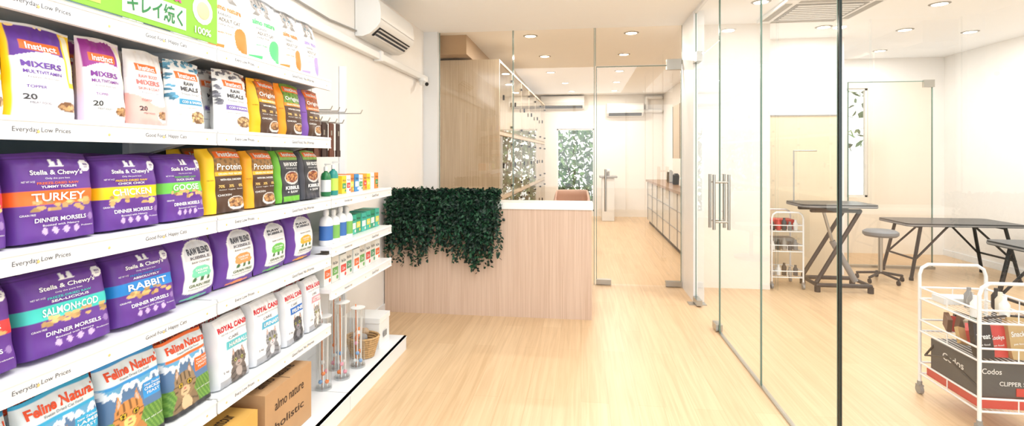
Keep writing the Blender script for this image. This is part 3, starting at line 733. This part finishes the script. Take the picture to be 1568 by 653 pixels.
q=MB(); q.box(.44,.70,11.15,11.5,0,.92,WHITE); q.box(.39,.76,11.1,11.55,.92,.96,LGREY); q.cyl((.56,11.3,.96),(.56,11.3,1.05),.05,CHROME); q.box(.52,.62,11.26,11.36,1.05,1.1,WHITE); q.finish('water_dispenser',smooth=False,bevel=.01)
q=MB(); PKC=mat('pink_upholstery',(205,170,156),.7); cx,cy=-.13,7.4
v=[];n=16
for zz,rr in((.42,.25),(.6,.28),(.82,.27),(.90,.24)):
    for i in range(n+1):
        a=math.pi*(-.1+1.2*i/n); v.append((cx+rr*math.cos(a),cy+rr*math.sin(a)*.9,zz-(.12 if zz>.7 and (i<3 or i>n-3) else 0)))
m=n+1; q.add(v,[(j*m+i,j*m+i+1,(j+1)*m+i+1,(j+1)*m+i) for j in range(3) for i in range(n)],PKC)
q.cyl((cx,cy,.40),(cx,cy,.47),.25,PKC,n=24); q.cyl((cx,cy,.04),(cx,cy,.4),.025,CHROME); q.cyl((cx,cy,0),(cx,cy,.03),.22,CHROME,n=24)
o=q.finish('tub_chair'); md=o.modifiers.new('s','SOLIDIFY'); md.thickness=.02

# outside greenery
def bush(name,x0,x1,y0,y1,z0,z1,n,L):
    P=np.stack([rng.uniform(x0,x1,n),rng.uniform(y0,y1,n),rng.uniform(z0,z1,n)],1); D=rng.normal(size=(n,3)); D[:,2]-=.3
    t=MB(); 
    for k in range(5):
        x=x0+(x1-x0)*(k+.5)/5; t.cyl((x,(y0+y1)/2,-.06),(x+rng.normal()*.2,(y0+y1)/2,z1*.8),.02,mat('bark',(120,110,90),.9),n=6)
    leafmesh(name,P,D,rng.uniform(L*.7,L*1.3,n),rng.uniform(L*.15,L*.28,n),[mat('leaf_out1',(70,120,70),.5),mat('leaf_out2',(120,165,100),.5),mat('leaf_out3',(40,85,55),.5)],t)
bush('garden_bush',-1.5,1.4,12.8,13.8,-.05,2.3,2600,.18)
bush('garden_bush',2.8,5.4,9.0,9.6,1.5,2.7,300,.16)

# ---------------------------------------------------------------- grooming room
single('trim_beige_panel',BEIGE,2.10,2.99,6.47,6.50,0,1.86)
q=MB(); q.box(2.085,2.10,6.46,6.5,0,1.875,LGREY); q.box(2.085,3.0,6.46,6.5,1.86,1.875,LGREY); q.finish('trim_panel_frame',smooth=False)
q=MB(); q.add([(3.32,7.0,.02),(4.28,7.0,.02),(4.28,7.0,2.32),(3.32,7.0,2.32)],[(0,1,2,3)],TINT)
for x in(3.32,4.28): q.box(x-.006,x+.006,6.994,7.006,.0,2.32,GEDGE)
q.box(3.32,4.28,6.994,7.006,2.31,2.32,GEDGE); q.box(4.18,4.30,6.98,7.02,2.24,2.33,CHROME); q.box(3.3,4.3,6.97,7.03,0,.03,CHROME)
q.finish('glass_screen',smooth=False,recalc=False)
q=MB(); q.box(1.78,2.62,4.78,5.58,H-.035,H-.001,WPL); q.box(1.9,2.5,4.9,5.46,H-.04,H-.033,GREY)
for k in range(8): q.box(1.93,2.47,4.93+.065*k,4.96+.065*k,H-.045,H-.039,WPL)
for a in((1.80,1.86,4.88,5.48),(2.54,2.60,4.88,5.48),(1.9,2.5,4.80,4.86),(1.9,2.5,5.50,5.56)): q.box(a[0],a[1],a[2],a[3],H-.038,H-.034,LGREY)
q.finish('ceiling_cassette_air_conditioner',smooth=False)
def groom(cx,cy,z,L,Wd,kind,yaw=0):
    q=MB(); TB=mat('black_table_top',(52,54,58),.3); R=Matrix.Rotation(yaw,3,'Z')
    def T(x,y,zz): v=R@Vector((x,y,0)); return (cx+v.x,cy+v.y,zz)
    poly=[]; r=.06
    for sx,sy,a0 in((1,1,0),(-1,1,90),(-1,-1,180),(1,-1,270)):
        for k in range(5):
            a=math.radians(a0+22.5*k); poly.append((sx*(L/2-r)+r*math.cos(a),sy*(Wd/2-r)+r*math.sin(a)))
    e1=R@Vector((1,0,0)); e2=R@Vector((0,1,0))
    q.prism(poly,(cx,cy,z-.035),e1,e2,(0,0,1),.035,TB)
    q.prism([(a*1.005,b*1.01) for a,b in poly],(cx,cy,z-.028),e1,e2,(0,0,1),.014,GREY)
    if kind=='A':
        for sx in(-1,1):
            for sy in(-1,1):
                q.tube([T(sx*L*.36,sy*Wd*.38,z-.04),T(sx*L*.46,sy*Wd*.44,.02)],.018,DARK); q.cyl(T(sx*L*.46,sy*Wd*.44,0),T(sx*L*.46,sy*Wd*.44,.03),.022,BLACK)
                q.tube([T(sx*L*.12,sy*Wd*.36,z-.04),T(sx*L*.43,sy*Wd*.42,.22)],.012,DARK)
            q.tube([T(sx*L*.43,-Wd*.42,.24),T(sx*L*.43,Wd*.42,.24)],.012,DARK)
            q.tube([T(sx*L*.36,-Wd*.38,z-.05),T(sx*L*.36,Wd*.38,z-.05)],.012,DARK)
    else:
        for sy in(-1,1):
            q.tube([T(-L*.34,sy*Wd*.30,z-.07),T(L*.30,sy*Wd*.30,z-.07)],.02,DARK)
            q.tube([T(L*.30,sy*Wd*.30,z-.07),T(-L*.28,sy*Wd*.33,.10)],.022,DARK)
            q.tube([T(-L*.28,sy*Wd*.36,.07),T(L*.42,sy*Wd*.36,.07)],.022,DARK)
            for sx in(-.28,.42): q.cyl(T(sx*L,sy*Wd*.36,0),T(sx*L,sy*Wd*.36,.06),.028,BLACK)
        q.tube([T(-L*.28,-Wd*.36,.07),T(-L*.28,Wd*.36,.07)],.02,DARK); q.tube([T(L*.42,-Wd*.36,.07),T(L*.42,Wd*.36,.07)],.02,DARK)
        q.cyl(T(L*.34,0,.08),T(.02,0,z*.55),.03,GREY); q.cyl(T(.02,0,z*.55),T(-L*.1,0,z-.07),.016,CHROME)
        q.tube([T(-L*.42,Wd*.3,z),T(-L*.42,Wd*.3,z+.55),T(-L*.1,Wd*.3,z+.55)],.008,CHROME)
    q.finish('grooming_table')
groom(2.60,5.85,.90,.72,.5,'X'); groom(4.20,6.6,.64,1.18,.62,'A'); groom(3.92,4.55,.70,1.2,.5,'A')
q=MB(); ST=mat('grey_stool_seat',(120,124,128),.5); cx,cy=3.30,6.25
q.rev([(.0001,.50),(.15,.50),(.17,.52),(.17,.55),(.14,.57),(.0001,.575)],(cx,cy,0),ST,n=24); q.cyl((cx,cy,.08),(cx,cy,.5),.022,CHROME)
for k in range(5):
    a=k*2*math.pi/5; x,y=cx+.22*math.cos(a),cy+.22*math.sin(a); q.tube([(cx,cy,.10),(x,y,.065)],.014,DARK); q.cyl((x-.01,y,.026),(x+.01,y,.026),.026,BLACK)
q.finish('wheeled_stool')

def trolley(cx,cy,w,d,h,mt,name,items):
    q=MB(); x0,x1,y0,y1=cx-w/2,cx+w/2,cy-d/2,cy+d/2; r=.009
    for y in(y0,y1):
        pts=[(x0,y,.07),(x0,y,h-.06),(x0+.012,y,h-.022),(x0+.045,y,h),(x1-.045,y,h),(x1-.012,y,h-.022),(x1,y,h-.06),(x1,y,.07)]
        q.tube(pts,r,mt,n=10)
        for x in(x0,x1):
            q.cyl((x,y,.05),(x,y,.075),.013,GREY); q.box(x-.014,x+.014,y-.016,y+.016,.045,.055,GREY)
            q.cyl((x-.010,y,.026),(x+.010,y,.026),.026,GREY,n=16)
    levels=[.12,.12+(h-.26)*.5,h-.20]
    for z in levels:
        for zz in(z,z+.065):
            q.tube([(x0,y0,zz),(x1,y0,zz),(x1,y1,zz),(x0,y1,zz)],.0055,mt,n=6,closed=True)
        k=14
        for i in range(k+1):
            x=x0+(x1-x0)*i/k; q.cyl((x,y0,z),(x,y1,z),.0018,mt,n=5)
        for i in range(0,k+1,7):
            x=x0+(x1-x0)*i/k
            q.cyl((x,y0,z),(x,y0,z+.065),.003,mt,n=5); q.cyl((x,y1,z),(x,y1,z+.065),.003,mt,n=5)
        for i in range(0,9,4):
            y=y0+(y1-y0)*i/8; q.cyl((x0,y,z),(x0,y,z+.065),.003,mt,n=5); q.cyl((x1,y,z),(x1,y,z+.065),.003,mt,n=5)
    items(q,x0,x1,y0,y1,levels)
    return q.finish(name)
RED=mat('red_plastic',(205,60,55),.4); BK2=mat('charcoal_box',(72,76,80),.5); GLD=mat('gold_foil',(190,160,110),.35)
BRN=mat('brown_pack',(110,78,58),.5); DGN=mat('green_pack',(70,110,85),.5); CRM=mat('cream_pack',(225,215,195),.5)
def it_big(q,x0,x1,y0,y1,lv):
    z=lv[2]+.004
    for i in range(6): q.rev([(.02,0),(.022,.01),(.022,.07),(.010,.09),(.010,.11)],(x0+.05+.045*i,y0+.10+.09*(i%3),z),[WPL,ACRYL,GREY,WPL,CRM,DARK][i],n=12)
    q.box(x0+.04,x0+.20,y1-.14,y1-.04,z,z+.035,WPL); q.tube([(x0+.06,y0+.05,z+.01),(x0+.2,y0+.09,z+.015),(x1-.04,y0+.06,z+.01)],.006,DARK,n=6)
    z=lv[1]+.004
    cols=[RED,GLD,DARK,BRN,BRN,DGN,CRM,BK2]
    for i in range(30):
        x=x0+.04+random.random()*(x1-x0-.08); y=y0+.10+random.random()*(y1-y0-.15)
        R=Euler((random.uniform(-.5,.5),random.uniform(-.5,.5),random.uniform(-1.5,1.5))).to_matrix()
        q.obox((x,y,z+.05+.07*random.random()),(.065,.022,.085),cols[i%8],R)
    for i,(m,s,hh) in enumerate(((DARK,'Treat',.17),(RED,'Kookys',.15),(GLD,'Snack',.2),(BRN,'Ewos',.20))):
        a=x0+.015+.08*i; q.prism([(0,0),(.075,0),(.08,.04),(.077,hh*.9),(.075,hh),(.0,hh),(-.002,hh*.9),(-.004,.04)],(a,y0+.03+.025*(i%2),z+.001),(1,0,0),(0,.2,1),(0,1,0),.035,m)
        q.text(s,(a+.0375,y0+.03+.025*(i%2)+.2*hh*.62-.002,z+hh*.62),(1,0,.12),(0,.2,1),.062,.026,WPL,.02)
        q.text('pet food',(a+.0375,y0+.03+.025*(i%2)+.2*hh*.38-.002,z+hh*.38),(1,0,.12),(0,.2,1),.05,.012,WPL,.01)
    z=lv[0]+.004
    q.box(x0+.03,x1-.03,y0+.05,y1-.05,z+.05,z+.22,BK2); q.box(x0+.02,x1-.02,y0+.03,y1-.03,z,z+.045,RED)
    q.text('Codos',(x0+.09,y0+.048,z+.18),(1,0,0),(0,0,1),.09,.028,WPL,.01); q.text('CLIPPER SET',(x0+.20,y0+.048,z+.12),(1,0,0),(0,0,1),.15,.022,WPL,.01)
    q.text('Codos',(x0+.028,(y0+y1)/2,z+.16),(0,-1,0),(0,0,1),.16,.04,WPL,.01)
    q.box(x0+.20,x0+.28,y0+.045,y0+.05,z+.06,z+.10,RED)
    q.tube([(x0+.02,y0+.03,z+.10),(x0-.01,y0+.1,z+.15),(x0-.02,y0+.2,z+.19),(x0+.0,y1-.05,z+.12),(x0+.05,y1-.08,z+.22)],.006,DARK,n=6)
def it_small(q,x0,x1,y0,y1,lv):
    for k,z in enumerate(lv):
        for i in range(5):
            q.rev([(.022,0),(.024,.05+.02*(i%3)),(.012,.07+.02*(i%3)),(.012,.09+.02*(i%3))],(x0+.04+.057*i,y0+.09,z+.004),[GREY,WPL,DARK,RED if k==2 else LGREY,BK2][(i+k)%5],n=12)
    q.box(x0+.03,x1-.03,y0+.14,y1-.03,lv[2]+.005,lv[2]+.11,RED); q.box(x0+.03,x1-.03,y0+.14,y1-.03,lv[1]+.005,lv[1]+.12,LGREY)
trolley(2.145,3.10,.35,.46,.76,WHITE,'wire_trolley',it_big)
trolley(2.14,5.92,.31,.34,.80,WHITE,'wire_trolley',it_small)
single('baseboard_right',WHITE,5.035,5.05,-1.5,8.0,0,.08)

# ---------------------------------------------------------------- camera
cd=bpy.data.cameras.new('camera'); cam=bpy.data.objects.new('camera',cd); sc.collection.objects.link(cam)
cam.location=(0,0,1.4); cam.rotation_euler=(math.radians(90),0,math.radians(7.6))
cd.sensor_width=36; cd.lens=36*793/1568; cd.shift_y=-88.5/1568; cd.clip_start=.05
sc.camera=cam
